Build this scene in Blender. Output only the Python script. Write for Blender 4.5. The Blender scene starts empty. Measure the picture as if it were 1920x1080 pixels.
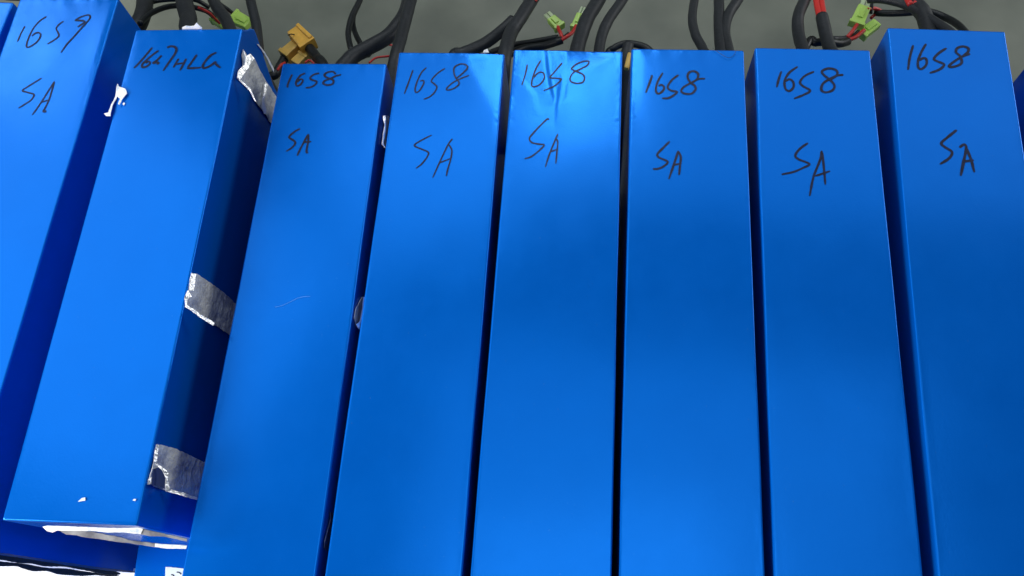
import bpy, bmesh, math, random
from mathutils import Vector, Matrix, noise
R = math.radians
C = bpy.context.scene.collection
sc = bpy.context.scene
random.seed(7)

# ---------------------------------------------------------------- camera
H = 0.185                                   # height of the pack tops above the bench
CAM = Vector((0.0, 0.0, 0.42302 + H))
RT = Vector((0.9848798, -0.15959121, -0.06739758))
UP = Vector((0.1732391, 0.90729028, 0.38316127))
FW = Vector((0.0, 0.38904369, -0.92121931))
F = 1526.83                                 # focal length in photograph pixels (1920 wide)
cd = bpy.data.cameras.new('camera')
cam = bpy.data.objects.new('camera', cd)
C.objects.link(cam)
cam.matrix_world = Matrix(((RT.x, UP.x, -FW.x, CAM.x), (RT.y, UP.y, -FW.y, CAM.y), (RT.z, UP.z, -FW.z, CAM.z), (0, 0, 0, 1)))
cd.sensor_width = 36
cd.lens = F / 1920 * 36
cd.clip_start = 0.01
cd.clip_end = 50
sc.camera = cam

# ---------------------------------------------------------------- light: an indoor workshop, lamps overhead plus added key and fill
w = bpy.data.worlds.new('World')
sc.world = w
w.use_nodes = True
bg = w.node_tree.nodes['Background']
bg.inputs['Color'].default_value = (0.86, 0.93, 1.0, 1)
bg.inputs['Strength'].default_value = 0.045


def area(name, loc, target, sx, sy, radiance, col=(1, 1, 1), yaw=0.0):
    l = bpy.data.lights.new(name, 'AREA')
    l.shape = 'RECTANGLE'
    l.size, l.size_y = sx, sy
    l.energy = 1.27 * radiance * math.pi * sx * sy
    l.color = col
    o = bpy.data.objects.new(name, l)
    C.objects.link(o)
    o.location = loc
    d = Vector(target) - Vector(loc)
    o.rotation_euler = d.to_track_quat('-Z', 'Y').to_euler()
    return o


area('added_key_left', (-0.92, -0.05, 0.62), (-0.20, 0.15, H), 0.45, 0.40, 19.0, (1.0, 0.98, 0.95))  # key light added low at the left, so brightness falls off rightwards
area('ceiling_lamp_ahead', (0.285, 1.76, 1.76), (0.285, 1.58, 0.0), 0.31, 0.84, 6.0, (1.0, 0.99, 0.97))
area('ceiling_lamp_above', (0.05, 0.02, 1.77), (0.05, 0.02, 0.0), 0.70, 0.44, 1.0, (0.8, 0.92, 1.0))
area('extra_lamp_middle', (-0.20, 1.22, 1.77), (-0.20, 1.22, 0.0), 0.50, 0.46, 0.95, (0.8, 0.92, 1.0))  # extra lamp added to brighten the sheen on the fourth pack
for nm, lc, sx, sy, rad in (('ceiling_panel_near', (0.29, 0.22, 1.82), 1.22, 0.78, 0.74), ('ceiling_panel_far', (0.75, 1.64, 1.82), 2.3, 1.3, 0.82)):
    l = area(nm, lc, (lc[0], lc[1], 0), sx, sy, rad, (0.80, 0.92, 1.0))
    l.rotation_euler = (0, 0, -0.235)
area('window_left', (-1.18, 1.12, 1.80), (-0.3, 0.30, H), 1.0, 1.25, 1.25, (0.72, 0.88, 1.0))
area('added_lamp_far_left', (-1.48, 2.10, 1.80), (-0.3, 0.40, H), 0.42, 0.40, 2.6, (0.96, 0.98, 1.0))  # small lamp added for the glare on the first pack's far corner
area('added_fill_right', (1.80, 0.75, 0.68), (0.0, 0.20, 0.12), 1.0, 0.7, 4.2, (0.96, 0.98, 1.0))  # fill added at the right to lift side faces and torn edges

sc.view_settings.view_transform = 'Standard'
sc.view_settings.look = 'None'
sc.view_settings.exposure = 0
sc.view_settings.gamma = 1


# ---------------------------------------------------------------- rays
def ray(px, py):
    return FW + RT * ((px - 960) / F) - UP * ((py - 540) / F)


def at(px, py, z):
    d = ray(px, py)
    return CAM + d * ((z - CAM.z) / d.z)


def on_plane(px, py, p, n):
    d = ray(px, py)
    return CAM + d * ((p - CAM).dot(n) / d.dot(n))


def scale_at(p):
    return (p - CAM).dot(FW) / F            # metres per pixel there


# ---------------------------------------------------------------- materials
def mat(name, base, rough=0.5, spec=0.5, **kw):
    m = bpy.data.materials.new(name)
    m.use_nodes = True
    b = m.node_tree.nodes['Principled BSDF']
    b.inputs['Base Color'].default_value = (*base, 1)
    b.inputs['Roughness'].default_value = rough
    b.inputs['Specular IOR Level'].default_value = spec
    for k, v in kw.items():
        b.inputs[k.replace('_', ' ')].default_value = v
    return m, m.node_tree, b


def noise_node(nt, scale, detail=4, rough=0.6, coord='Object', vec=None):
    tc = nt.nodes.new('ShaderNodeTexCoord')
    n = nt.nodes.new('ShaderNodeTexNoise')
    n.inputs['Scale'].default_value = scale
    n.inputs['Detail'].default_value = detail
    n.inputs['Roughness'].default_value = rough
    if vec:
        mp = nt.nodes.new('ShaderNodeMapping')
        mp.inputs['Scale'].default_value = vec
        nt.links.new(tc.outputs[coord], mp.inputs['Vector'])
        nt.links.new(mp.outputs[0], n.inputs['Vector'])
    else:
        nt.links.new(tc.outputs[coord], n.inputs['Vector'])
    return n


def ramp(nt, src, stops):
    r = nt.nodes.new('ShaderNodeValToRGB')
    els = r.color_ramp.elements
    while len(els) < len(stops):
        els.new(0.5)
    for e, (p, c) in zip(els, stops):
        e.position = p
        e.color = (*c, 1) if len(c) == 3 else c
    nt.links.new(src, r.inputs['Fac'])
    return r


def bump(nt, b, src, strength, dist):
    bp = nt.nodes.new('ShaderNodeBump')
    bp.inputs['Strength'].default_value = strength
    bp.inputs['Distance'].default_value = dist
    nt.links.new(src, bp.inputs['Height'])
    nt.links.new(bp.outputs[0], b.inputs['Normal'])


def make_blue():
    m, nt, b = mat('blue_film', (0.0, 0.11, 0.56), 0.2, 1.0)
    b.inputs['Specular Tint'].default_value = (0.020, 0.275, 1.0, 1)
    b.inputs['IOR'].default_value = 2.0
    n = noise_node(nt, 22, 3, 0.5)
    r = ramp(nt, n.outputs['Fac'], [(0.25, (0.0, 0.108, 0.535)), (0.75, (0.0, 0.119, 0.580))])
    # sparse dust specks on the film
    d = noise_node(nt, 1500, 1, 0.5)
    dr = ramp(nt, d.outputs['Fac'], [(0.80, (0, 0, 0)), (0.86, (1, 1, 1))])
    mx = nt.nodes.new('ShaderNodeMix')
    mx.data_type = 'RGBA'
    mx.inputs['B'].default_value = (0.25, 0.42, 0.8, 1)
    nt.links.new(dr.outputs[0], mx.inputs['Factor'])
    nt.links.new(r.outputs[0], mx.inputs['A'])
    nt.links.new(mx.outputs['Result'], b.inputs['Base Color'])
    rn = noise_node(nt, 30, 6, 0.7)
    rr = ramp(nt, rn.outputs['Fac'], [(0.3, (0.14, 0.14, 0.14)), (0.7, (0.21, 0.21, 0.21))])
    nt.links.new(rr.outputs[0], b.inputs['Roughness'])
    fb = noise_node(nt, 900, 3, 0.6)
    bump(nt, b, fb.outputs['Fac'], 0.18, 0.0002)
    return m


BLUE = make_blue()


def make_ink():
    m, nt, b = mat('marker_ink', (0.005, 0.006, 0.024), 0.35, 0.3)
    n = noise_node(nt, 420, 4, 0.7)
    r = ramp(nt, n.outputs['Fac'], [(0.35, (0.003, 0.003, 0.012)), (0.75, (0.006, 0.016, 0.075))])
    nt.links.new(r.outputs[0], b.inputs['Base Color'])
    return m


INK = make_ink()


def make_black(name, base, rough):
    m, nt, b = mat(name, base, rough, 0.4)
    n = noise_node(nt, 350, 4, 0.6)
    r = ramp(nt, n.outputs['Fac'], [(0.3, tuple(c * 0.75 for c in base)), (0.75, tuple(c * 1.35 for c in base))])
    nt.links.new(r.outputs[0], b.inputs['Base Color'])
    n2 = noise_node(nt, 500, 3, 0.6)
    bump(nt, b, n2.outputs['Fac'], 0.35, 0.0006)
    return m


SLEEVE = make_black('heat_shrink_sleeve', (0.020, 0.023, 0.027), 0.5)
RUBBER = make_black('black_wire_jacket', (0.010, 0.013, 0.015), 0.42)
REDWIRE = mat('red_wire_jacket', (0.62, 0.035, 0.03), 0.4)[0]


def make_floor():
    m, nt, b = mat('grey_bench_surface', (0.165, 0.172, 0.150), 0.5, 0.35)
    n = noise_node(nt, 16, 3, 0.5)
    r = ramp(nt, n.outputs['Fac'], [(0.30, (0.128, 0.140, 0.110)), (0.70, (0.200, 0.212, 0.168))])
    nt.links.new(r.outputs[0], b.inputs['Base Color'])
    n2 = noise_node(nt, 160, 4, 0.6)
    bump(nt, b, n2.outputs['Fac'], 0.08, 0.0006)
    return m


FLOOR = make_floor()
WHITE = mat('white_sheet', (0.86, 0.86, 0.86), 0.6, 0.3)[0]


def make_tape():
    m, nt, b = mat('silver_tape', (0.5, 0.51, 0.53), 0.4, 0.5)
    n = noise_node(nt, 55, 5, 0.65, vec=(1, 1.6, 0.7))
    r = ramp(nt, n.outputs['Fac'], [(0.30, (0.33, 0.36, 0.46)), (0.46, (0.70, 0.72, 0.73)), (0.72, (0.88, 0.88, 0.83))])
    nt.links.new(r.outputs[0], b.inputs['Base Color'])
    n2 = noise_node(nt, 140, 4, 0.6)
    b.inputs['Roughness'].default_value = 0.28
    bump(nt, b, n2.outputs['Fac'], 1.0, 0.0025)
    return m


TAPE = make_tape()


def make_torn():
    m, nt, b = mat('torn_white_film', (0.9, 0.9, 0.88), 0.35, 0.5)
    n = noise_node(nt, 260, 4, 0.6)
    r = ramp(nt, n.outputs['Fac'], [(0.34, (0.55, 0.68, 0.88)), (0.50, (0.95, 0.95, 0.94))])
    nt.links.new(r.outputs[0], b.inputs['Base Color'])
    n2 = noise_node(nt, 300, 3, 0.6)
    bump(nt, b, n2.outputs['Fac'], 0.6, 0.0008)
    return m


TORN = make_torn()


def make_lip():
    m, nt, b = mat('crumpled_silver_film', (0.93, 0.93, 0.92), 0.32, 0.8, Metallic=0.75)
    n2 = noise_node(nt, 330, 3, 0.6)
    bump(nt, b, n2.outputs['Fac'], 0.8, 0.0012)
    return m


LIP = make_lip()


def make_shadedfilm():
    m, nt, b = mat('shaded_film', (0.3, 0.3, 0.32), 0.35, 0.5)  # shaded copy of the cut film, its shade painted as darker grey
    n = noise_node(nt, 120, 4, 0.6)
    r = ramp(nt, n.outputs['Fac'], [(0.35, (0.13, 0.13, 0.16)), (0.65, (0.36, 0.36, 0.38))])
    nt.links.new(r.outputs[0], b.inputs['Base Color'])
    return m


SHADEDFILM = make_shadedfilm()
FOIL = mat('dark_foil', (0.10, 0.13, 0.24), 0.25, 0.6, Metallic=0.3)[0]


def make_orange(name, base):
    m, nt, b = mat(name, base, 0.38, 0.45)
    n = noise_node(nt, 180, 4, 0.6)
    r = ramp(nt, n.outputs['Fac'], [(0.3, tuple(c * 0.8 for c in base)), (0.7, base)])
    nt.links.new(r.outputs[0], b.inputs['Base Color'])
    return m


ORANGE = make_orange('orange_nylon', (0.98, 0.52, 0.065))
TAN = make_orange('aged_yellow_nylon', (0.82, 0.50, 0.10))
GREEN = mat('translucent_green_nylon', (0.62, 0.93, 0.17), 0.35, 0.5, Transmission_Weight=0.18)[0]
PALE = mat('pale_green_nylon', (0.62, 0.74, 0.45), 0.4, 0.5, Transmission_Weight=0.25)[0]
PAPER = mat('white_paper_label', (0.80, 0.88, 0.86), 0.5, 0.3)[0]
DARKCAP = make_black('black_end_board', (0.022, 0.022, 0.024), 0.55)
HAIR = mat('dark_hair', (0.012, 0.016, 0.03), 0.4)[0]
LINT = mat('white_lint', (0.22, 0.48, 0.85), 0.6)[0]


# ---------------------------------------------------------------- mesh helpers
def obj(name, bm, m, parent=None, smooth=True):
    me = bpy.data.meshes.new(name)
    bm.normal_update()
    bm.to_mesh(me)
    bm.free()
    if smooth:
        for p in me.polygons:
            p.use_smooth = len(p.vertices) < 20
    me.materials.append(m)
    o = bpy.data.objects.new(name, me)
    C.objects.link(o)
    if parent:
        o.parent = parent
        # meshes are written in world coordinates: keep them there (a part's own frame is the world's)
        if parent.name in WORLD:
            o.matrix_parent_inverse = WORLD[parent.name].inverted()
    return o


WORLD = {}


def thing(name, label, cat, loc, rz=0.0, group=None):
    o = bpy.data.objects.new(name, None)
    C.objects.link(o)
    o.empty_display_size = 0.02
    o.location = loc
    o.rotation_euler = (0, 0, rz)
    WORLD[o.name] = Matrix.Translation(Vector(loc)) @ Matrix.Rotation(rz, 4, 'Z')
    o['label'] = label
    o['category'] = cat
    if group:
        o['group'] = group
    return o


def spline(pts, n=8):
    """Catmull-Rom through the points (any dimension, as Vectors)."""
    if len(pts) == 2:
        return [pts[0].lerp(pts[1], i / n) for i in range(n + 1)]
    out = []
    P = [pts[0] * 2 - pts[1]] + list(pts) + [pts[-1] * 2 - pts[-2]]
    for i in range(1, len(P) - 2):
        a, b, c, d = P[i - 1], P[i], P[i + 1], P[i + 2]
        for k in range(n):
            t = k / n
            out.append(0.5 * ((2 * b) + (c - a) * t + (2 * a - 5 * b + 4 * c - d) * t * t + (3 * b - a - 3 * c + d) * t ** 3))
    out.append(pts[-1].copy())
    return out


def tube_bm(path, rad, segs=12, wob=0.0, bm=None, caps=True):
    bm = bm or bmesh.new()
    rings = []
    n = len(path)
    ref = Vector((0.31, 0.17, 0.93))
    prev = None
    for i, p in enumerate(path):
        t = (path[min(i + 1, n - 1)] - path[max(i - 1, 0)]).normalized()
        if prev is None:
            a = t.cross(ref).normalized()
        else:
            a = (prev - t * prev.dot(t)).normalized()
        prev = a
        b = t.cross(a)
        r = rad[i] if isinstance(rad, list) else rad
        ring = []
        for k in range(segs):
            th = 2 * math.pi * k / segs
            d = a * math.cos(th) + b * math.sin(th)
            rr = r
            if wob:
                rr *= 1 + wob * noise.noise(p * 110 + d * 0.8)
            ring.append(bm.verts.new(p + d * rr))
        rings.append(ring)
    for i in range(n - 1):
        for k in range(segs):
            bm.faces.new((rings[i][k], rings[i][(k + 1) % segs], rings[i + 1][(k + 1) % segs], rings[i + 1][k]))
    if caps:
        bm.faces.new(list(reversed(rings[0])))
        bm.faces.new(rings[-1])
    return bm


def cable(name, pts, wpx, m, parent, start=None, n=9, segs=12, wob=0.05):
    """pts: (px, py, z) triples; start: a world point on the pack's end where it comes out."""
    P = [at(*p) for p in pts]
    s = sum(scale_at(p) for p in P) / len(P)
    if start is not None:
        P = [start] + P
    path = spline(P, n)
    return obj(name, tube_bm(path, wpx * s / 2, segs, wob), m, parent)


def ribbon_bm(path, wid, nor, bm=None, lift=0.0):
    bm = bm or bmesh.new()
    prev = None
    n = len(path)
    for i, p in enumerate(path):
        t = (path[min(i + 1, n - 1)] - path[max(i - 1, 0)])
        if t.length < 1e-9:
            t = Vector((1, 0, 0))
        t.normalize()
        s = nor.cross(t).normalized()
        wd = wid[i] / 2
        q = p + nor * (lift * i)
        a, b = bm.verts.new(q + s * wd), bm.verts.new(q - s * wd)
        if prev:
            bm.faces.new((prev[0], a, b, prev[1]))
        prev = (a, b)
    return bm


def patch_bm(poly, nor, thick=0.0003, rough=0.0, bm=None, bulge=0.0):
    """A thin torn piece: outline (world points) given thickness along nor, edge roughened, face crumpled."""
    bm = bm or bmesh.new()
    pts = []
    n = len(poly)
    for i in range(n):
        a, b = poly[i], poly[(i + 1) % n]
        L = (b - a).length
        k = max(1, int(L / 0.0016)) if rough else 1
        for j in range(k):
            p = a.lerp(b, j / k)
            if rough and j:
                d = (b - a).normalized().cross(nor)
                p = p + d * rough * noise.noise(p * 520 + Vector((i, 3, 1)))
            pts.append(p)
    top = [bm.verts.new(p + nor * thick) for p in pts]
    bot = [bm.verts.new(p) for p in pts]
    f = bm.faces.new(top)
    bm.normal_update()
    if f.normal.dot(nor) < 0:
        f.normal_flip()
    m = len(pts)
    for i in range(m):
        bm.faces.new((top[i], bot[i], bot[(i + 1) % m], top[(i + 1) % m]))
    r = bmesh.ops.triangulate(bm, faces=[f])
    if bulge:
        ed = [e for e in bm.edges if all(v in set(top) for v in e.verts)]
        r = bmesh.ops.subdivide_edges(bm, edges=ed, cuts=3, use_grid_fill=True)
        for v in bm.verts:
            if v not in bot:
                v.co += nor * bulge * (0.5 + noise.noise(v.co * 130))
    bmesh.ops.recalc_face_normals(bm, faces=bm.faces)
    return bm


def block_bm(p0, p1, width, thick, bevel=0.0007, taper=1.0, bm=None):
    """A bevelled box whose axis runs p0 -> p1; width is in the plane seen from above."""
    bm2 = bmesh.new()
    t = (p1 - p0)
    L = t.length
    t.normalize()
    s = t.cross(Vector((0, 0, 1))).normalized()
    u = s.cross(t)
    vs = []
    for i, k in ((0, 1.0), (1, taper)):
        for a, b in ((-1, -1), (1, -1), (1, 1), (-1, 1)):
            vs.append(bm2.verts.new(p0 + t * (L * i) + s * (a * width / 2 * k) + u * (b * thick / 2 * k)))
    for q in ((0, 1, 2, 3), (7, 6, 5, 4), (0, 4, 5, 1), (1, 5, 6, 2), (2, 6, 7, 3), (3, 7, 4, 0)):
        bm2.faces.new([vs[i] for i in q])
    bmesh.ops.recalc_face_normals(bm2, faces=bm2.faces)
    bmesh.ops.bevel(bm2, geom=list(bm2.edges), offset=min(bevel, width * .3, thick * .3), segments=2, affect='EDGES', profile=0.6)
    if bm is None:
        return bm2
    me = bpy.data.meshes.new('tmp')
    bm2.to_mesh(me)
    bm2.free()
    bm.from_mesh(me)
    bpy.data.meshes.remove(me)
    return bm


# ---------------------------------------------------------------- the setting
def struct(name, bm, m):
    o = obj(name, bm, m, None, False)
    o['kind'] = 'structure'
    return o


bm = bmesh.new()
bmesh.ops.create_grid(bm, x_segments=8, y_segments=8, size=3.0)
bmesh.ops.translate(bm, verts=bm.verts, vec=(0, 1.0, 0))
struct('workbench', bm, FLOOR)

# white sheet added for the blown-out surface under the left-hand packs' near end
bm = bmesh.new()
e = [at(-420, 1010, 0.0035), at(256, 1066, 0.0035), at(246, 1170, 0.0035), at(-430, 1170, 0.0035)]
patch_bm([Vector((p.x, p.y, 0.0005)) for p in e], Vector((0, 0, 1)), 0.003)
bm.free()
bm = patch_bm([Vector((p.x, p.y, 0.0005)) for p in e], Vector((0, 0, 1)), 0.003)
so = obj('blown_out_sheet', bm, WHITE, None, False)
so['label'] = 'white sheet added for the blown-out surface under the near end of the leftmost packs'
so['category'] = 'board'


# ---------------------------------------------------------------- packs
class Pack:
    pass


def ring_pts(u0, u1, z0, z1, r, inset, nt, ns):
    """Closed cross-section (u, z) with rounded corners, top finely divided."""
    u0 += inset; u1 -= inset; z0 += inset; z1 -= inset
    rr = r
    out = []
    def arc(cu, cz, a0):
        for k in range(5):
            a = a0 - math.pi / 2 * k / 4
            out.append((cu + rr * math.cos(a), cz + rr * math.sin(a)))
    arc(u0 + rr, z1 - rr, math.pi)          # top-left
    wt = u1 - u0 - 2 * rr
    for k in [0.0005] + [wt * k / nt for k in range(1, nt)] + [wt - 0.0005]:
        out.append((u0 + rr + k, z1))
    arc(u1 - rr, z1 - rr, math.pi / 2)
    side = [0.0012] + [(z1 - z0 - 2 * rr) * k / ns for k in range(1, ns)] + [z1 - z0 - 2 * rr - 0.0012]
    for k in side:
        out.append((u1, z1 - rr - k))
    arc(u1 - rr, z0 + rr, 0)
    arc(u0 + rr, z0 + rr, -math.pi / 2)
    for k in side:
        out.append((u0, z0 + rr + k))
    return out


def make_pack(name, label, x, y, th, wd, length, ztop, zbase, seed, disp=None, fine=False, puff=0.0):
    p = Pack()
    p.th, p.w, p.len, p.zt, p.zb = th, wd, length, ztop, zbase
    p.ax = Vector((math.cos(th), math.sin(th), 0))
    p.ay = Vector((math.sin(th), -math.cos(th), 0))
    p.o = Vector((x, y, 0))
    p.root = thing(name, label, 'battery pack', (x, y, zbase), th, 'blue wrapped battery packs standing side by side')
    p.extra = disp

    def height(u, v):
        q = Vector((u * 16 + seed * 7.3, v * 9 + seed * 3.1, seed))
        h = 0.00018 * noise.noise(q) + 0.00006 * noise.noise(q * 3.1)
        e = min(u, wd - u, v)
        h *= min(1.0, max(0.0, e / 0.004))
        h += 0.00022 * noise.noise(Vector((u * 140 + seed, v * 70, seed))) * math.exp(-v / 0.007) * min(1.0, max(0.0, e / 0.0015))
        if e < 0.003:
            h += 0.00007 * noise.noise(Vector((u * 420, v * 420, seed)))
        if p.extra:
            h += p.extra(u, v)
        return h
    p.height = height
    r = 0.0009
    nt = 80 if fine else 44
    # stations along the length
    vs = []
    v = 0.0
    for k in range(5):
        vs.append(r * (1 - math.cos(math.pi / 2 * k / 4)))
    v = r
    while v < length - 0.012:
        v += (0.0009 if v < 0.055 else 0.003) if fine else (0.002 if v < 0.05 else 0.006)
        if v < length - r:
            vs.append(v)
    vs += [r + 0.0008, length - r - 0.0008, length - r - 0.004]
    for k in range(4, -1, -1):
        vs.append(length - r * (1 - math.cos(math.pi / 2 * k / 4)))
    vs = sorted(set(round(t, 6) for t in vs))
    bm = bmesh.new()
    rings = []
    for v in vs:
        d = min(v, length - v)
        ins = 0.0 if d >= r else r - math.sqrt(max(0, r * r - (r - d) ** 2))
        ring = []
        for (u, z) in ring_pts(0, wd, zbase, ztop, r, ins, nt, 30 if puff else 6):
            wt = max(0.0, min(1.0, (z - (ztop - 0.004)) / 0.004))
            zz = z + wt * height(min(max(u, 0), wd), v)
            # side walls are not perfectly straight
            s = 0.00035 * noise.noise(Vector((v * 14 + seed, z * 12, seed + (9 if u > wd / 2 else 0))))
            if u < 0.002 or u > wd - 0.002:
                u = u + s
            dz = max(0.0, ztop - z) / 0.017
            vv = v - puff * (dz * dz * (3 - 2 * dz) if dz < 1 else max(0, 1 - (dz - 1) / 2.5)) * max(0.0, 1 - v / 0.03) * max(0, min(1, (u - 0.03) / 0.03))
            ring.append(bm.verts.new(p.o + p.ax * u + p.ay * vv + Vector((0, 0, zz))))
        rings.append(ring)
    n = len(rings[0])
    for i in range(len(rings) - 1):
        a, b = rings[i], rings[i + 1]
        for k in range(n):
            bm.faces.new((a[k], a[(k + 1) % n], b[(k + 1) % n], b[k]))
    bm.faces.new(rings[0])
    bm.faces.new(rings[-1])
    bmesh.ops.recalc_face_normals(bm, faces=bm.faces)
    p.body = obj('film_wrap', bm, BLUE, p.root)
    return p


def loc(p, px, py, z=None):
    """photo point on the pack's top -> (u, v) along the pack"""
    q = at(px, py, p.zt if z is None else z) - p.o
    return q.dot(p.ax), q.dot(p.ay)


def smooth0(d, s):
    """soft max(0, d)"""
    return 0.5 * (d + math.sqrt(d * d + s * s)) - 0.5 * s


def seg_dist(u, v, pts):
    best = 9
    bt = 0
    n = len(pts) - 1
    for i in range(n):
        (a, b), (c, d) = pts[i], pts[i + 1]
        L2 = (c - a) ** 2 + (d - b) ** 2
        t = max(0, min(1, ((u - a) * (c - a) + (v - b) * (d - b)) / L2))
        q = math.hypot(u - a - t * (c - a), v - b - t * (d - b))
        if q < best:
            best, bt = q, (i + t) / n
    return best, bt


def half(u, v, a, b):
    """signed distance to the line a->b, positive on the left-hand side as seen from above"""
    L = math.hypot(b[0] - a[0], b[1] - a[1])
    return -((b[0] - a[0]) * (v - a[1]) - (b[1] - a[1]) * (u - a[0])) / L


Q = {1: (-0.2998, 0.4540, -0.2126, 0.0711, 0.361, 0.0047), 2: (-0.2106, 0.3953, -0.2047, 0.071, 0.3074, 0.0182),
     3: (-0.1228, 0.3659, -0.2148, 0.0693, 0.36, -0.0028), 4: (-0.0459, 0.3584, -0.2241, 0.0693, 0.36, -0.0028),
     5: (0.0279, 0.3437, -0.2294, 0.0695, 0.36, -0.0019), 6: (0.1012, 0.3274, -0.236, 0.0699, 0.36, -0.0004),
     7: (0.1768, 0.3122, -0.2442, 0.0697, 0.36, -0.0011), 8: (0.26, 0.3091, -0.2611, 0.0699, 0.36, -0.0003)}


def uv_of(i):
    x, y, th = Q[i][:3]
    ax = Vector((math.cos(th), math.sin(th), 0)); ay = Vector((math.sin(th), -math.cos(th), 0))
    o = Vector((x, y, 0)); z = H + Q[i][5]
    return lambda px, py: ((at(px, py, z) - o).dot(ax), (at(px, py, z) - o).dot(ay))


# --- creases of the film, pack by pack
g4 = uv_of(4)
a4, b4 = g4(872, 112), g4(936, 228)
c4, d4 = g4(880, 122), g4(950, 102)


def disp4(u, v):
    k = smooth0(half(u, v, a4, b4), 0.002)
    top = smooth0(half(u, v, c4, d4), 0.0005)
    return -0.044 * k * (1 if v < 0.06 else max(0, 1 - (v - 0.06) / 0.02)) + 0.05 * min(top, 0.006) * max(0, min(1, (u - 0.036) / 0.01))


g5 = uv_of(5)
cr5 = [g5(1024, 98), g5(1027, 130), g5(1034, 168), g5(1040, 195)]
cr5b = [g5(1049, 160), g5(1044, 195), g5(1042, 240)]
cr5c = [g5(988, 158), g5(1003, 178), g5(1010, 215)]
cr5d = [g5(1064, 155), g5(1058, 190)]
e5, f5 = g5(1108, 128), g5(1170, 96)
h5, i5 = g5(1085, 101), g5(1135, 108)


def crease(u, v, pts, amp, sg, env):
    """a one-sided fold: the film steps across the line, dying away on both sides"""
    d, t = seg_dist(u, v, pts)
    if d > env * 3:
        return 0.0
    k = min(int(t * (len(pts) - 1)), len(pts) - 2)
    sgn = 1 if half(u, v, pts[k], pts[k + 1]) > 0 else -1
    return amp * math.tanh(sgn * d / sg) * math.exp(-(d / env) ** 2) * math.sin(math.pi * min(1, max(0, 0.15 + t * 0.85))) ** 0.7


def disp5(u, v):
    h = 0.0
    for pts, amp, sg in ((cr5, -0.00022, 0.0011), (cr5b, 0.00012, 0.0008), (cr5c, -0.00008, 0.0008), (cr5d, -0.00006, 0.0007)):
        h += crease(u, v, pts, amp, sg, 0.006)
    h += -0.12 * smooth0(half(u, v, e5, f5), 0.0005) * max(0.0, min(1.0, (u - 0.034) / 0.026))
    q = Vector((u * 40, v * 22, 4.2))
    h += 0.0003 * noise.noise(q) * max(0, 1 - v / 0.09) * min(1, min(u, 0.0695 - u, v) / 0.004)
    return h


g6 = uv_of(6)


def disp6(u, v):
    fade = max(0.0, min(1.0, (0.055 - v) / 0.03))
    h = -0.055 * smooth0(0.0075 - u, 0.0012) * fade
    h += -0.03 * smooth0(0.004 - v, 0.001) * max(0, min(1, (u - 0.008) / 0.004)) * max(0, min(1, (0.03 - u) / 0.01))
    return h


def disp7(u, v):
    return -0.03 * smooth0(0.004 - u, 0.001)


def disp1(u, v):
    q = Vector((u * 34, v * 26, 8.0))
    return 0.00055 * noise.noise(q) * max(0, 1 - v / 0.08) * min(1, min(u, 0.0711 - u, v) / 0.004)


LABELS = {
    1: 'blue battery pack with thin handwritten 1657 and SA, cut by the left edge',
    2: 'raised blue battery pack marked 1657HLG with torn silver tape patches along its side',
    3: 'blue battery pack marked 1658 and small SA, next to the tape-patched pack',
    4: 'blue battery pack with a shiny triangular dent beside its 1658 marking',
    5: 'blue battery pack whose 1658 marking lies in crinkled pale glare',
    6: 'blue battery pack with a fine dark hair curled over its far edge',
    7: 'blue battery pack whose SA has a long-legged A, red twin wires behind it',
    8: 'blue battery pack with a thick-stroked 1658 at far right, its left side showing',
}
DISP = {1: disp1, 4: disp4, 5: disp5, 6: disp6, 7: disp7}
pk = {}
for i in range(1, 9):
    x, y, th, wd, ln, dz = Q[i]
    pk[i] = make_pack('battery_pack', LABELS[i], x, y, th, wd, ln, H + dz, 0.0585 if i == 2 else 0.0, i, DISP.get(i), i in (1, 4, 5, 6), 0.013 if i == 2 else 0.0)

# the two slivers at the picture's edges
tr, e1 = at(25, 4, H), at(2, 60, H)
d0 = (e1 - tr).normalized()
th0 = math.atan2(d0.x, -d0.y)
ax0 = Vector((math.cos(th0), math.sin(th0), 0))
o0 = tr - ax0 * 0.07
pk[0] = make_pack('battery_pack', 'blue battery pack of which only a corner shows in the upper left', o0.x, o0.y, th0, 0.07, 0.36, H, 0.0, 11)
o9 = at(1945, 97, H)
pk[9] = make_pack('battery_pack', 'blue battery pack showing only as a dark sliver at the right edge', o9.x, o9.y, -0.275, 0.07, 0.36, H, 0.0, 12)
# the slim pack under the raised one
zb = 0.058
A, B = at(262, 1002, zb), at(252, 1070, zb)
dd = (B - A).normalized()
thb = math.atan2(dd.x, -dd.y)
ob = A - dd * 0.25
pk[10] = make_pack('battery_pack', 'slim blue battery pack lying beneath the raised 1657HLG pack, white label on top', ob.x, ob.y, thb, 0.072, 0.36, zb, 0.0, 13)


# ---------------------------------------------------------------- handwriting
def write(i, name, ox, oy, s, strokes, wpx):
    p = pk[i]
    bm = bmesh.new()
    nor = Vector((0, 0, 1))
    base = 0.00014
    for j, st in enumerate(strokes):
        pts = [Vector((ox + a / s, oy + b / s, 0)) for a, b in st]
        path2 = spline(pts, 6)
        # even steps of about two pixels
        path, wid = [], []
        n = len(path2)
        for k, q in enumerate(path2):
            P = at(q.x, q.y, p.zt)
            u, v = (P - p.o).dot(p.ax), (P - p.o).dot(p.ay)
            P.z = p.zt + p.height(u, v) + base + 0.00002 * j
            t = k / (n - 1)
            wd = 1.22 * wpx * scale_at(P) * (0.92 + 0.22 * noise.noise(Vector((q.x * .09, q.y * .09, i + j))))
            if k == 0 or k == n - 1:
                wd *= 0.55
            elif k >= n - 3:
                wd *= 0.85
            path.append(P)
            wid.append(wd)
        ribbon_bm(path, wid, nor, bm, 1.2e-6)
    for f in bm.faces:
        if f.normal.z < 0:
            f.normal_flip()
    return obj(name, bm, INK, p.root)


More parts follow.
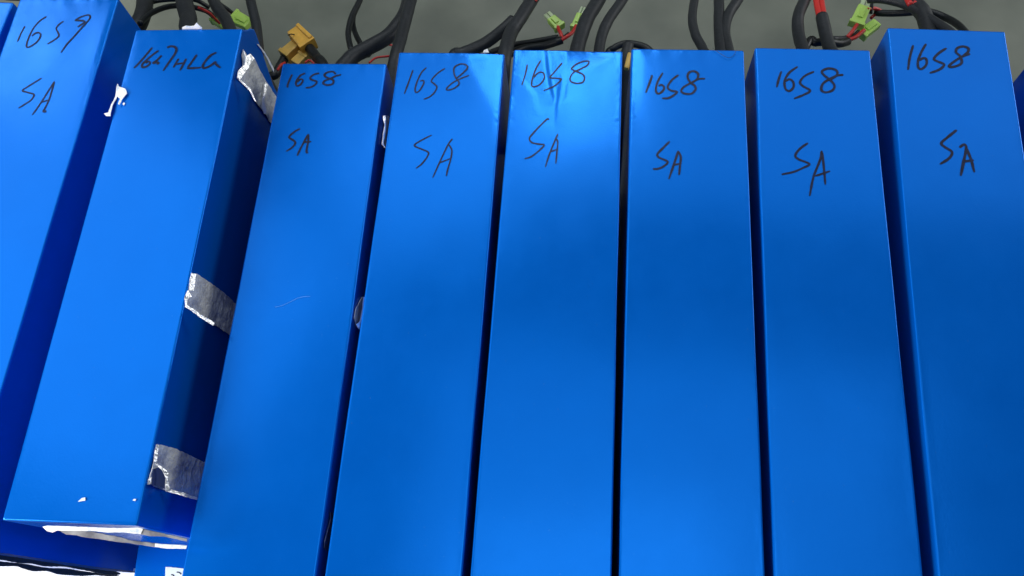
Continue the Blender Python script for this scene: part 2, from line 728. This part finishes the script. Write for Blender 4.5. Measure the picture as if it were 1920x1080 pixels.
NUM, LET = 'handwritten_number', 'handwritten_letters'
write(1, NUM, 0, 0, 4.5, [
    [(210, 220), (180, 275), (147, 352)],
    [(392, 138), (330, 180), (280, 240), (245, 310), (225, 370), (228, 398), (260, 390), (310, 355), (338, 315), (340, 285), (318, 275), (290, 285), (268, 305)],
    [(535, 180), (500, 205), (475, 240), (490, 275), (497, 305), (465, 335), (402, 373)],
    [(632, 172), (690, 140), (745, 127), (762, 145), (740, 180), (690, 235), (620, 315), (565, 375), (515, 447)],
    [(632, 172), (690, 175), (715, 185), (690, 205), (655, 228)]], 2.9)
write(1, LET, 0, 0, 4.5, [
    [(352, 660), (295, 695), (230, 735), (190, 765), (240, 782), (287, 800), (262, 845), (210, 880), (157, 913)],
    [(460, 688), (420, 750), (360, 845), (310, 920), (272, 970)],
    [(460, 690), (440, 760), (415, 840), (385, 905), (365, 940), (385, 945), (383, 930)],
    [(355, 862), (410, 845)]], 2.9)
write(2, NUM, 230, 60, 6, [
    [(335, 175), (260, 265), (190, 345), (130, 408)],
    [(405, 210), (330, 265), (255, 330), (220, 370), (225, 398), (265, 392), (300, 365), (305, 340), (280, 335), (262, 355)],
    [(440, 265), (405, 300), (380, 325), (345, 350), (385, 345), (405, 352), (385, 365)],
    [(500, 178), (540, 162), (590, 172), (605, 205), (580, 260), (530, 330), (455, 440)]], 3.9)
write(2, LET, 230, 60, 6, [
    [(630, 300), (600, 350), (570, 402)], [(715, 300), (680, 370), (645, 435)], [(590, 365), (690, 350)],
    [(835, 255), (780, 335), (730, 403)], [(722, 410), (800, 408), (880, 402)],
    [(1055, 232), (990, 265), (930, 330), (900, 385), (915, 408), (960, 395), (1010, 365), (1040, 340), (1050, 365), (1100, 405)]], 3.9)
write(3, NUM, 510, 110, 5.4, [
    [(205, 160), (175, 225), (158, 270), (160, 295)],
    [(338, 148), (290, 170), (255, 215), (242, 255), (255, 278), (290, 262), (312, 225), (295, 208), (270, 222), (258, 240)],
    [(480, 150), (430, 160), (390, 190), (400, 215), (450, 232), (440, 262), (395, 290), (340, 297)],
    [(645, 160), (620, 135), (570, 138), (532, 162), (545, 188), (590, 205), (622, 225), (612, 258), (560, 270), (518, 252), (535, 225), (590, 205), (645, 178), (700, 165)]], 3.4)
write(3, LET, 510, 110, 5.4, [
    [(285, 710), (230, 740), (178, 785), (180, 805), (225, 835), (235, 860), (205, 900), (145, 940)],
    [(368, 765), (330, 835), (290, 910), (255, 985)], [(368, 765), (368, 830), (355, 900), (350, 945), (365, 958)],
    [(330, 848), (398, 842)]], 3.4)
write(4, NUM, 740, 100, 4.32, [
    [(148, 135), (115, 230), (78, 330)],
    [(257, 115), (215, 160), (180, 235), (165, 295), (175, 318), (205, 298), (235, 245), (232, 222), (205, 225)],
    [(408, 123), (345, 165), (297, 222), (320, 248), (342, 275), (320, 320), (280, 355), (235, 373)],
    [(603, 180), (530, 208), (470, 240), (425, 280), (425, 298), (470, 290), (515, 260), (520, 235), (498, 205), (480, 160), (485, 115), (530, 90), (575, 95), (590, 118), (560, 155), (500, 205)]], 2.6)
write(4, LET, 740, 100, 4.32, [
    [(300, 662), (225, 700), (160, 745), (215, 775), (270, 800), (265, 835), (220, 895), (172, 932)],
    [(467, 692), (430, 745), (370, 870), (308, 1008)], [(440, 740), (462, 785), (455, 850), (430, 940), (418, 995)],
    [(365, 887), (450, 853)]], 2.6)
write(5, NUM, 950, 90, 4.695, [
    [(182, 145), (165, 230), (133, 330)],
    [(300, 110), (255, 190), (225, 280), (220, 330), (245, 342), (295, 320), (330, 270), (325, 225), (290, 215), (255, 240), (245, 260)],
    [(490, 130), (425, 205), (382, 258), (430, 265), (480, 275), (455, 305), (400, 345), (325, 378)],
    [(565, 185), (610, 145), (670, 118), (722, 115), (710, 150), (650, 185), (590, 215), (560, 260), (565, 295), (620, 312), (670, 300), (685, 260), (665, 230), (610, 205), (565, 185)]], 2.8)
write(5, LET, 950, 90, 4.695, [
    [(372, 632), (355, 627), (290, 690), (230, 755), (200, 800), (225, 835), (290, 848), (330, 855), (290, 900), (220, 955), (158, 977)],
    [(452, 755), (415, 840), (375, 940), (340, 1050)], [(435, 800), (450, 830), (442, 920), (432, 1020)],
    [(385, 915), (450, 890)]], 2.8)
write(6, NUM, 1190, 120, 4.695, [
    [(155, 98), (130, 170), (98, 255)],
    [(248, 78), (210, 140), (188, 205), (190, 250), (215, 262), (250, 235), (258, 205), (235, 185), (210, 195)],
    [(385, 97), (325, 145), (290, 205), (320, 235), (372, 248), (330, 285), (290, 303), (240, 303)],
    [(620, 130), (560, 135), (490, 170), (430, 205), (410, 240), (440, 262), (500, 262), (535, 225), (525, 190), (490, 165), (465, 115), (480, 75), (520, 65), (555, 85), (555, 120), (530, 150), (490, 170)]], 3.7)
write(6, LET, 1190, 120, 4.695, [
    [(308, 682), (240, 750), (200, 795), (215, 825), (290, 862), (250, 905), (200, 925), (160, 925)],
    [(383, 765), (350, 870), (300, 1015)], [(383, 770), (405, 820), (398, 900), (390, 980)], [(340, 890), (412, 878)]], 3.8)
write(7, NUM, 1430, 110, 4, [
    [(140, 95), (120, 155), (105, 215)],
    [(262, 60), (200, 105), (165, 165), (170, 225), (200, 243), (230, 215), (228, 175), (200, 155), (172, 170)],
    [(385, 97), (315, 130), (280, 175), (300, 205), (355, 240), (310, 270), (235, 300)],
    [(605, 122), (550, 130), (490, 160), (450, 190), (440, 235), (470, 253), (520, 240), (538, 205), (510, 165), (460, 125), (445, 95), (490, 75), (545, 85), (560, 115), (530, 145), (490, 160)]], 4.0)
write(7, LET, 1430, 110, 4, [
    [(340, 632), (280, 675), (245, 725), (270, 755), (350, 790), (300, 820), (230, 850), (142, 868)],
    [(443, 690), (430, 760), (380, 890), (352, 1030)], [(443, 700), (455, 780), (470, 945)], [(395, 880), (505, 843)]], 4.0)
write(8, NUM, 1670, 70, 3.925, [
    [(165, 58), (140, 150), (127, 240)],
    [(260, 48), (225, 110), (200, 180), (205, 225), (230, 233), (262, 200), (260, 160), (235, 155), (215, 170)],
    [(410, 80), (350, 120), (318, 160), (350, 180), (392, 200), (370, 230), (330, 250), (287, 263)],
    [(583, 122), (530, 140), (465, 180), (430, 210), (445, 220), (495, 208), (522, 185), (510, 140), (480, 110), (490, 80), (530, 68), (568, 80), (568, 108), (530, 140)]], 4.3)
write(8, LET, 1670, 70, 3.925, [
    [(485, 683), (420, 735), (372, 780), (400, 810), (450, 845), (430, 890), (362, 935)],
    [(505, 812), (540, 790), (555, 820), (535, 920), (515, 1020)], [(555, 815), (590, 900), (615, 995)], [(540, 915), (610, 905)]], 4.6)


# ---------------------------------------------------------------- tape and torn film
def side_poly(i, ox, oy, s, pts, right=True, off=0.0004, lean=0.0):
    p = pk[i]
    n = p.ax if right else -p.ax
    base = p.o + (p.ax * p.w if right else Vector()) + n * off
    if lean:                               # a lip that curls away from the side, leaning outwards from its top
        top = max((on_plane(ox + a / s, oy + b / s, base, n) for a, b in pts), key=lambda q: q.z)
        base, n = top, (n * math.cos(lean) + Vector((0, 0, math.sin(lean)))).normalized()
    return [on_plane(ox + a / s, oy + b / s, base, n) for a, b in pts], n


def tape(i, name, ox, oy, s, pts, m, off=0.0004, thick=0.0003, rough=0.0005, right=True, parent=None, bulge=0.0):
    lean = 0.0 if m is not LIP else (0.75 if parent is not t1 else 0.6)
    poly, n = side_poly(i, ox, oy, s, pts, right, off, lean)
    return obj(name, patch_bm(poly, n, thick, rough, None, bulge), m, parent or pk[i].root, False)


t1 = None
t1 = tape(2, 'tape_patch', 230, 60, 6, [(1345, 195), (1395, 270), (1440, 250), (1480, 310), (1530, 420), (1610, 560), (1715, 720), (1830, 900), (1800, 1180), (1660, 1020), (1600, 930), (1500, 800), (1430, 660), (1285, 520), (1300, 430), (1345, 385), (1330, 260)], TAPE, bulge=0.0006)
tape(2, 'torn_edge', 230, 60, 6, [(1360, 215), (1385, 275), (1430, 245), (1478, 300), (1440, 350), (1400, 420), (1350, 490), (1315, 535), (1285, 510), (1300, 430), (1372, 360), (1380, 290)], LIP, 0.0024, 0.0005, parent=t1)
tape(2, 'torn_edge', 230, 60, 6, [(1600, 565), (1625, 600), (1610, 690), (1590, 780), (1612, 915), (1590, 925), (1560, 850), (1566, 760), (1590, 660)], LIP, 0.0024, 0.0005, parent=t1)
tape(2, 'torn_edge', 230, 60, 6, [(1285, 520), (1310, 525), (1440, 645), (1500, 790), (1485, 780), (1425, 665)], LIP, 0.0022, 0.0003, parent=t1)
t2 = tape(2, 'tape_patch', 0, 480, 3, [(1075, 97), (1105, 100), (1180, 150), (1260, 210), (1320, 265), (1420, 345), (1390, 520), (1285, 440), (1200, 385), (1080, 300), (1045, 290), (1037, 240), (1060, 190), (1065, 130)], TAPE, bulge=0.0004)
tape(2, 'torn_edge', 0, 480, 3, [(1074, 97), (1102, 102), (1090, 195), (1068, 195), (1066, 130)], LIP, 0.0022, 0.0004, parent=t2)
tape(2, 'torn_edge', 0, 480, 3, [(1055, 193), (1078, 230), (1052, 248), (1052, 278), (1085, 298), (1140, 338), (1205, 378), (1198, 392), (1130, 350), (1062, 300), (1040, 287), (1036, 235)], LIP, 0.0022, 0.0004, parent=t2)
t3 = tape(2, 'tape_patch', 0, 600, 2.7, [(795, 628), (880, 650), (960, 685), (1020, 715), (1090, 745), (1065, 940), (995, 908), (880, 872), (835, 862), (745, 830), (755, 780), (780, 700)], TAPE, bulge=0.0004)
tape(2, 'foil_tear', 0, 600, 2.7, [(768, 755), (812, 745), (840, 800), (835, 855), (752, 828)], FOIL, 0.0019, 0.0003, parent=t3, bulge=0.0004)
tape(2, 'torn_edge', 0, 600, 2.7, [(790, 630), (806, 640), (797, 690), (787, 722), (822, 745), (850, 775), (856, 862), (836, 862), (838, 800), (820, 762), (776, 722), (780, 680)], LIP, 0.0024, 0.0004, parent=t3)
tape(2, 'torn_edge', 0, 600, 2.7, [(836, 855), (900, 868), (1000, 900), (998, 912), (880, 878), (836, 866)], LIP, 0.0024, 0.0003, parent=t3)
tape(2, 'torn_edge', 0, 600, 2.7, [(750, 805), (768, 795), (764, 830), (748, 832)], LIP, 0.0024, 0.0003, parent=t3)
# pale cut edge of the film at the far corner of the raised pack
tape(2, 'film_edge', 230, 60, 6, [(1508, 135), (1530, 142), (1600, 235), (1640, 300), (1700, 420), (1695, 450), (1640, 340), (1590, 245)], TORN, 0.0006, 0.0003)


def top_piece(i, name, ox, oy, s, pts, m, lift=0.0004, rough=0.0004, thick=0.0003, bulge=0.0):
    p = pk[i]
    poly = [at(ox + a / s, oy + b / s, p.zt + lift) for a, b in pts]
    return obj(name, patch_bm(poly, Vector((0, 0, 1)), thick, rough, None, bulge), m, p.root, False)


top_piece(2, 'torn_film', 0, 0, 4.5, [(998, 712), (1010, 738), (1060, 752), (1078, 795), (1052, 828), (1035, 850), (1028, 870), (1012, 895), (1005, 885), (1020, 840), (990, 815), (978, 850), (960, 900), (942, 990), (905, 990), (888, 970), (925, 962), (945, 900), (965, 835), (985, 770)], TORN, bulge=0.0012)
top_piece(2, 'torn_film', 0, 0, 4.5, [(1035, 878), (1048, 865), (1057, 875), (1045, 892)], TORN)
top_piece(2, 'torn_film', 0, 600, 2.7, [(396, 920), (415, 902), (432, 898), (433, 914), (412, 918)], TORN, rough=0.0002)
top_piece(2, 'torn_film', 0, 600, 2.7, [(672, 914), (680, 906), (690, 908), (686, 916)], TORN, rough=0)
# white scraps caught in the gap beside the third pack
tape(3, 'torn_film', 510, 110, 5.4, [(1122, 578), (1150, 572), (1185, 592), (1172, 680), (1150, 800), (1148, 915), (1108, 868), (1122, 760), (1138, 660)], TAPE, 0.0006, 0.0004)
tape(3, 'torn_film', 510, 110, 5.4, [(1122, 580), (1142, 580), (1152, 680), (1140, 780), (1125, 860), (1145, 905), (1112, 868), (1122, 770), (1138, 670)], LIP, 0.0024, 0.0004)
tape(3, 'torn_film', 640, 480, 3, [(113, 232), (130, 230), (128, 300), (102, 412), (84, 400), (70, 350), (78, 300)], TAPE, 0.0006, 0.0004)
tape(3, 'torn_film', 640, 480, 3, [(122, 231), (131, 235), (122, 320), (102, 388), (99, 412), (82, 385), (104, 366), (116, 300)], LIP, 0.0024, 0.0004, rough=0.0002)
tape(3, 'torn_film', 560, 780, 3.6, [(210, 650), (232, 650), (222, 720), (210, 800), (200, 880), (188, 915), (170, 890), (172, 850), (192, 770), (212, 700)], FOIL, 0.0006, 0.0004)

# film edges at the near end of the raised pack
p2 = pk[2]
ne = p2.o + p2.ay * (p2.len + 0.0012)
nn = p2.ay


def near_strip(name, i, plane_p, nrm, pts, m, rough=0.0004, thick=0.0004, bulge=0.0):
    poly = [on_plane(a, b, plane_p, nrm) for a, b in pts]
    if m is DARKCAP:
        poly = spline(poly + poly[:1], 4)[:-1]
    return obj(name, patch_bm(poly, nrm, thick, rough, None, bulge), m, pk[i].root, False)


def zz(pts):
    return [(a / 4.8, 960 + b / 4.8) for a, b in pts]


fl = (nn * 0.55 + Vector((0, 0, 0.84))).normalized()         # the cut film flares outwards here
ne = p2.o + p2.ay * (p2.len + 0.0004) + Vector((0, 0, p2.zt - 0.0015))
near_strip('film_edge', 2, ne, fl, zz([(388, 128), (430, 119), (570, 124), (900, 137), (1090, 142), (1240, 136), (1290, 150), (1270, 196), (1120, 178), (980, 180), (820, 166), (600, 165), (520, 162), (480, 180), (430, 168)]), TORN, 0.0002, bulge=0.0003)
near_strip('film_edge', 2, ne - fl * 0.0004, fl, zz([(1262, 142), (1300, 153), (1480, 193), (1684, 238), (1684, 262), (1480, 217), (1350, 215), (1250, 195)]), SHADEDFILM, 0.0002)
near_strip('film_edge', 2, ne - fl * 0.0016, fl, zz([(540, 166), (700, 166), (850, 178), (1000, 208), (1100, 228), (1160, 250), (1250, 262), (1400, 280), (1395, 312), (1250, 290), (1130, 272), (1050, 265), (900, 240), (740, 220), (690, 205), (600, 200)]), SHADEDFILM, 0.0003)
near_strip('film_edge', 2, ne - fl * 0.0016, fl, zz([(1400, 280), (1470, 288), (1684, 299), (1678, 328), (1500, 325), (1395, 311)]), TORN, 0.0002)

# black end board and film showing under the leftmost long pack
p1 = pk[1]
sp = p1.o + p1.ax * (p1.w + 0.0005)
eb = near_strip('end_board', 1, sp, p1.ax, [(-60, 1030), (0, 1041), (70, 1050), (150, 1061), (215, 1071), (224, 1077), (200, 1077), (165, 1071), (122, 1063), (85, 1062), (60, 1057), (38, 1056), (8, 1051), (-60, 1041)], DARKCAP, 0.0003)
near_strip('end_board', 1, sp - p1.ax * 0.004, p1.ax, [(-60, 1044), (5, 1053), (45, 1057), (85, 1064), (125, 1066), (165, 1072), (222, 1078), (205, 1081), (178, 1078.5), (150, 1080), (110, 1077), (88, 1071), (60, 1071), (30, 1062), (5, 1062), (-60, 1058)], DARKCAP, 0.0003)
near_strip('film_edge', 1, sp + p1.ax * 0.0006, p1.ax, [(-20, 1033.5), (20, 1039), (120, 1054), (200, 1066), (252, 1071), (252, 1074), (200, 1070), (120, 1059), (20, 1043), (-20, 1037)], FOIL, 0.0002)

# white label on the slim pack
top = top_piece(10, 'paper_label', 0, 960, 4.8, [(1492, 494), (1580, 500), (1640, 508), (1760, 520), (1740, 760), (1480, 740)], PAPER, 0.0003, 0.0003)
bm = bmesh.new()
for st in ([(1590, 540), (1615, 545), (1630, 560)], [(1540, 562), (1560, 570), (1570, 590)]):
    path = spline([at(a / 4.8, 960 + b / 4.8, zb + 0.0008) for a, b in st], 5)
    ribbon_bm(path, [0.0007] * len(path), Vector((0, 0, 1)), bm, 1e-6)
obj('label_ink', bm, INK, top)

# fine fibres lying on the packs
p = pk[6]
path = spline([at(a, b, p.zt + 0.0012) for a, b in ((1337, 91), (1350, 100), (1362, 107), (1369, 108), (1376, 103), (1380, 96))], 8)
o = obj('hair', tube_bm(path, 0.00013, 6), HAIR)
o['label'] = 'fine dark hair looped on the far edge of a blue pack'
o['category'] = 'hair'
p = pk[3]
path = [at(a, b, p.zt) for a, b in ((516, 576), (530, 573), (545, 566), (560, 559), (572, 556.5), (582, 556))]
path = [Vector((q.x, q.y, p.zt + p.height((q - p.o).dot(p.ax), (q - p.o).dot(p.ay)) + 0.0002)) for q in path]
o = obj('lint', tube_bm(spline(path, 8), 0.00006, 6), LINT)
o['label'] = 'thin pale thread of lint lying across the middle of a blue pack'
o['category'] = 'lint'


# ---------------------------------------------------------------- leads behind the packs
def out(i, u, z=0.11):
    """the point on the far end of pack i where a lead comes out"""
    p = pk[i]
    return p.o + p.ax * u - p.ay * 0.0005 + Vector((0, 0, z))


def plug(cbl, root_i, p0, p1, z, wpx, nose=None, nose_w=0, thick=0.006, m=GREEN):
    a, b = at(*p0, z), at(*p1, z)
    s = scale_at(a)
    bm = block_bm(a, b, wpx * s, thick, 0.0009, 0.9)
    # collar at the wire end and a latch ridge on top
    d = (b - a).normalized()
    block_bm(a - d * 0.0006, a + d * 0.0022, wpx * s * 1.12, thick * 1.12, 0.0005, 1.0, bm)
    block_bm(a.lerp(b, .3) + Vector((0, 0, thick * .5)), a.lerp(b, .85) + Vector((0, 0, thick * .5)), wpx * s * .4, thick * .35, 0.0004, 0.9, bm)
    o = obj('plug', bm, m, cbl, False)
    if nose:
        c = at(*nose, z)
        nb = bmesh.new()
        for k in (-1, 1):
            sd = d.cross(Vector((0, 0, 1))).normalized() * (nose_w * s * 0.28 * k)
            block_bm(b - d * 0.001 + sd, c + sd, nose_w * s * 0.46, thick * .6, 0.0004, 0.9, nb)
        obj('plug_nose', nb, PALE, cbl, False)
    return o


W = cable
# pack 0 / 1
W('power_lead', [(-30, -4, .06), (20, -3, .05), (60, -5, .05), (110, -30, .05)], 9, RUBBER, pk[0].root, out(0, .05))
c = W('power_lead', [(243, 82, .10), (258, 50, .10), (271, 14, .09), (268, -40, .07)], 30, SLEEVE, pk[1].root, out(1, .062, .12))
c = W('signal_lead', [(262, 44, .11), (285, 24, .10), (318, 12, .09), (352, 12, .08), (385, 20, .07), (402, 32, .06)], 10, RUBBER, pk[1].root)
W('signal_wire', [(372, 14, .085), (392, 24, .075), (404, 36, .065), (412, 44, .06)], 5, REDWIRE, c)
plug(c, 1, (402, 34), (428, 52), .055, 20)
W('signal_lead', [(268, 16, .09), (290, 3, .08), (330, -1, .075), (366, 0, .07), (392, 14, .06)], 8, RUBBER, pk[1].root)
# pack 2
W('power_lead', [(358, 66, .13), (353, 35, .12), (346, 5, .11), (340, -40, .08)], 31, SLEEVE, pk[2].root, out(2, .035, .14))
b2 = pk[2].o - pk[2].ay * 0.0015
poly = [on_plane(a, b, b2, -pk[2].ay) for a, b in ((341, 56), (342, 51), (349, 48), (358, 49), (364, 48), (369, 42), (373, 47), (379, 51), (379, 56))]
obj('torn_film', patch_bm(poly, pk[2].ay, 0.0004, 0.0003), TORN, pk[2].root, False)
W('power_lead', [(438, 70, .12), (424, 38, .11), (406, 12, .10), (388, -30, .07)], 23, SLEEVE, pk[2].root, out(2, .06, .14))
c = W('signal_lead', [(398, -6, .05), (414, 8, .05), (428, 18, .05), (440, 28, .05)], 7, RUBBER, pk[2].root)
W('signal_wire', [(414, 18, .05), (426, 28, .05), (438, 36, .05)], 7, REDWIRE, c)
plug(c, 2, (438, 31), (468, 47), .05, 26)
W('power_lead', [(490, 130, .08), (485, 90, .08), (480, 45, .075), (470, 2, .07), (462, -40, .06)], 19, SLEEVE, pk[2].root, out(2, .068, .09))
# pack 3: yellow power plug
c = W('power_lead', [(612, 132, .06), (594, 108, .054), (580, 90, .05), (577, 86, .05)], 19, RUBBER, pk[3].root, out(3, .03, .07))
a0, a1 = at(579, 88, .05), at(553, 60, .05)
s = scale_at(a0)
bm = block_bm(a0, a1, 31 * s, .0125, .0014, .94)
d = (a1 - a0).normalized()
sd = d.cross(Vector((0, 0, 1))).normalized()
block_bm(a0 - d * .001, a0 + d * .003, 33 * s, .0132, .0006, 1, bm)
block_bm(a0.lerp(a1, .05) + sd * 12 * s + Vector((0, 0, .0062)), a1 + sd * 10 * s + Vector((0, 0, .0058)), 8 * s, .003, .0008, .9, bm)
for k in (.45, .6, .75):
    block_bm(a0.lerp(a1, k) - sd * 15 * s, a0.lerp(a1, k + .06) - sd * 15 * s, 2.5 * s, .006, .0002, 1, bm)
obj('power_plug', bm, ORANGE, c, False)
W('signal_wire', [(540, 66, .057), (546, 64, .0585), (552, 65, .057)], 2, RUBBER, c, wob=0)
c = W('power_lead', [(505, 165, .05), (518, 138, .05), (532, 112, .046), (535, 107, .046)], 17, RUBBER, pk[3].root, out(3, .004, .05))
a0, a1 = at(534, 107, .046), at(559, 84, .046)
s = scale_at(a0)
bm = block_bm(a0, a1, 21 * s, .0115, .001, .9)
d = (a1 - a0).normalized()
block_bm(a0 - d * .0006, a0 + d * .003, 24 * s, .0125, .0006, 1, bm)
obj('power_plug', bm, TAN, c, False)
a0, a1 = at(554, 122, .045), at(577, 99, .045)
bm = block_bm(a0, a1, 20 * s, .008, .001, .9)
block_bm(a0.lerp(a1, .6), a0.lerp(a1, .75), 22 * s, .0088, .0004, 1, bm)
obj('power_plug', bm, TAN, c, False)
W('signal_wire', [(520, 132, .06), (527, 122, .06), (534, 118, .055)], 5, REDWIRE, c)
W('signal_wire', [(572, 118, .055), (580, 113, .055), (590, 120, .055)], 4, REDWIRE, c)
# pack 3 / 4 thick leads with small loops
W('power_lead', [(632, 160, .10), (655, 112, .095), (690, 90, .09), (730, 66, .085), (755, 34, .08), (768, 0, .07), (778, -40, .06)], 28, SLEEVE, pk[3].root, out(3, .05, .11))
W('signal_lead', [(668, 125, .07), (658, 92, .07), (653, 62, .065), (660, 30, .06), (674, 2, .055), (685, -30, .05)], 11, RUBBER, pk[3].root, out(3, .055, .08))
W('signal_lead', [(692, 104, .055), (676, 82, .055), (664, 56, .05), (662, 32, .05), (672, 8, .05)], 10, RUBBER, pk[3].root)
W('signal_wire', [(692, 118, .06), (704, 109, .06), (722, 106, .06), (745, 104, .06)], 4, REDWIRE, pk[3].root)
W('signal_wire', [(724, 82, .05), (734, 85, .05), (745, 88, .05)], 4, REDWIRE, pk[3].root)
W('power_lead', [(727, 260, .08), (730, 190, .10), (737, 130, .11), (744, 98, .11), (757, 52, .10), (769, 5, .09), (778, -40, .07)], 23, SLEEVE, pk[4].root, out(4, -.004, .05))
# pack 4 / 5
c = W('power_lead', [(945, 190, .09), (944, 130, .11), (948, 95, .11), (958, 62, .10), (975, 35, .095), (997, 0, .085), (1020, -40, .07)], 26, SLEEVE, pk[4].root, out(4, .072, .06))
W('signal_wire', [(1004, 2, .09), (1010, -8, .088), (1016, -20, .085)], 5, REDWIRE, c)
W('power_lead', [(850, 112, .10), (868, 100, .10), (905, 84, .095), (938, 60, .09), (962, 38, .088)], 23, SLEEVE, pk[4].root, out(4, .03, .11))
poly = [at(906, 99, .13), at(907, 95, .13), at(914, 92, .13), at(917, 99, .13)]
obj('torn_film', patch_bm(poly, Vector((0, 0, 1)), .0004, 0), TORN, pk[4].root, False)
c = W('signal_lead', [(915, 100, .075), (955, 86, .07), (1000, 78, .065), (1046, 70, .06)], 11, RUBBER, pk[5].root)
c2 = W('signal_lead', [(940, 108, .08), (980, 92, .07), (1015, 87, .065), (1040, 80, .06), (1054, 75, .06)], 15, RUBBER, pk[5].root)
W('signal_wire', [(1054, 72, .06), (1051, 62, .06), (1047, 54, .058), (1045, 46, .056)], 7, REDWIRE, c)
W('signal_wire', [(1053, 75, .062), (1064, 68, .062), (1074, 60, .06), (1080, 48, .058)], 7, REDWIRE, c2)
W('signal_wire', [(1046, 72, .06), (1058, 68, .058), (1066, 62, .057)], 5, RUBBER, c2)
plug(c, 5, (1050, 52), (1033, 35), .055, 20, (1025, 26), 15)
plug(c2, 5, (1077, 54), (1088, 28), .056, 15, (1094, 15), 10)
W('power_lead', [(1078, 130, .11), (1082, 95, .105), (1090, 65, .10), (1101, 35, .095), (1122, 0, .085), (1140, -40, .07)], 27, SLEEVE, pk[5].root, out(5, .044, .12))
W('power_lead', [(1121, 130, .11), (1123, 95, .105), (1129, 65, .10), (1142, 36, .095), (1167, 0, .085), (1190, -40, .07)], 20, SLEEVE, pk[5].root, out(5, .056, .12))
W('signal_lead', [(1138, 108, .10), (1152, 90, .10), (1172, 82, .10), (1195, 84, .10), (1215, 92, .10), (1230, 110, .10)], 13, RUBBER, pk[5].root, out(5, .06, .12))
c = W('signal_lead', [(1178, 84, .12), (1174, 110, .12), (1176, 160, .11), (1174, 250, .09), (1171, 380, .05)], 21, SLEEVE, pk[6].root)  # lead thickened and lengthened to stand in for the gap's shade
a0, a1 = at(1182, 102, .135), at(1174, 130, .135)
obj('plug', block_bm(a0, a1, .0042, .005, .0012, .8), TAN, c, False)
# pack 6
W('power_lead', [(1330, 130, .12), (1318, 92, .11), (1304, 65, .105), (1298, 35, .10), (1302, 0, .09), (1308, -40, .07)], 17, SLEEVE, pk[6].root, out(6, .042, .12))
W('power_lead', [(1353, 130, .12), (1351, 92, .11), (1348, 50, .10), (1348, 5, .09), (1346, -40, .07)], 20, SLEEVE, pk[6].root, out(6, .05, .12))
W('power_lead', [(1368, 130, .12), (1365, 92, .11), (1359, 62, .103), (1365, 30, .097), (1383, 0, .09), (1405, -40, .07)], 20, SLEEVE, pk[6].root, out(6, .056, .12))
# pack 7
W('power_lead', [(1515, 130, .12), (1506, 95, .11), (1497, 62, .10), (1497, 30, .095), (1509, 0, .085), (1528, -40, .07)], 22, SLEEVE, pk[7].root, out(7, .028, .12))
c = W('power_lead', [(1566, 125, .12), (1556, 92, .11), (1549, 68, .105), (1541, 31, .10)], 24, SLEEVE, pk[7].root, out(7, .045, .12))
for q in (-1, 1):
    W('power_wire', [(1542 + 4 * q, 36, .1005), (1540.5 + 4.6 * q, 30, .0995), (1535 + 5 * q, 0, .09), (1531 + 5 * q, -40, .075)], 10.5, REDWIRE, c, wob=.02)
c = W('signal_lead', [(1512, 86, .085), (1530, 80, .085), (1552, 79, .085), (1574, 82, .08), (1590, 78, .075)], 15, RUBBER, pk[7].root, out(7, .03, .1))
W('signal_lead', [(1560, 74, .08), (1576, 74, .075), (1590, 72, .07)], 13, SLEEVE, pk[7].root)
W('signal_wire', [(1588, 70, .074), (1598, 59, .074), (1607, 46, .072)], 7, REDWIRE, c)
W('signal_wire', [(1588, 76, .074), (1604, 70, .073), (1614, 62, .07), (1620, 57, .068)], 7.5, REDWIRE, c)
W('signal_wire', [(1588, 73, .07), (1600, 66, .069), (1610, 58, .067)], 6, RUBBER, c)
plug(c, 7, (1605, 47), (1620, 14), .068, 26, (1628, -14), 17)
plug(c, 7, (1614, 66), (1644, 44), .062, 21)
# pack 8
c = W('signal_lead', [(1640, 24, .06), (1668, 25, .065), (1700, 24, .07), (1740, 22, .075), (1775, 34, .08), (1800, 50, .09), (1818, 72, .10)], 13, RUBBER, pk[8].root)
W('signal_wire', [(1626, 18, .07), (1640, 16, .065), (1654, 22, .062)], 7, REDWIRE, c)
W('signal_wire', [(1633, 34, .06), (1640, 28, .06), (1650, 24, .06)], 6, REDWIRE, c)
W('signal_wire', [(1634, -12, .07), (1635, 4, .07), (1633, 26, .066)], 6, RUBBER, c)
W('signal_lead', [(1628, -2, .08), (1660, -1, .085), (1700, 10, .09), (1742, 34, .10), (1778, 58, .11), (1795, 75, .115)], 17, SLEEVE, pk[8].root)
c = W('power_lead', [(1755, 100, .11), (1742, 62, .10), (1732, 28, .095), (1714, 6, .09), (1706, -4, .088)], 30, SLEEVE, pk[8].root, out(8, .03, .12))
for q in (-1, 1):
    W('power_wire', [(1712 + 5 * q, 8, .095), (1704 + 6 * q, -4, .09), (1690 + 6 * q, -30, .08)], 11, REDWIRE, c, wob=.02)
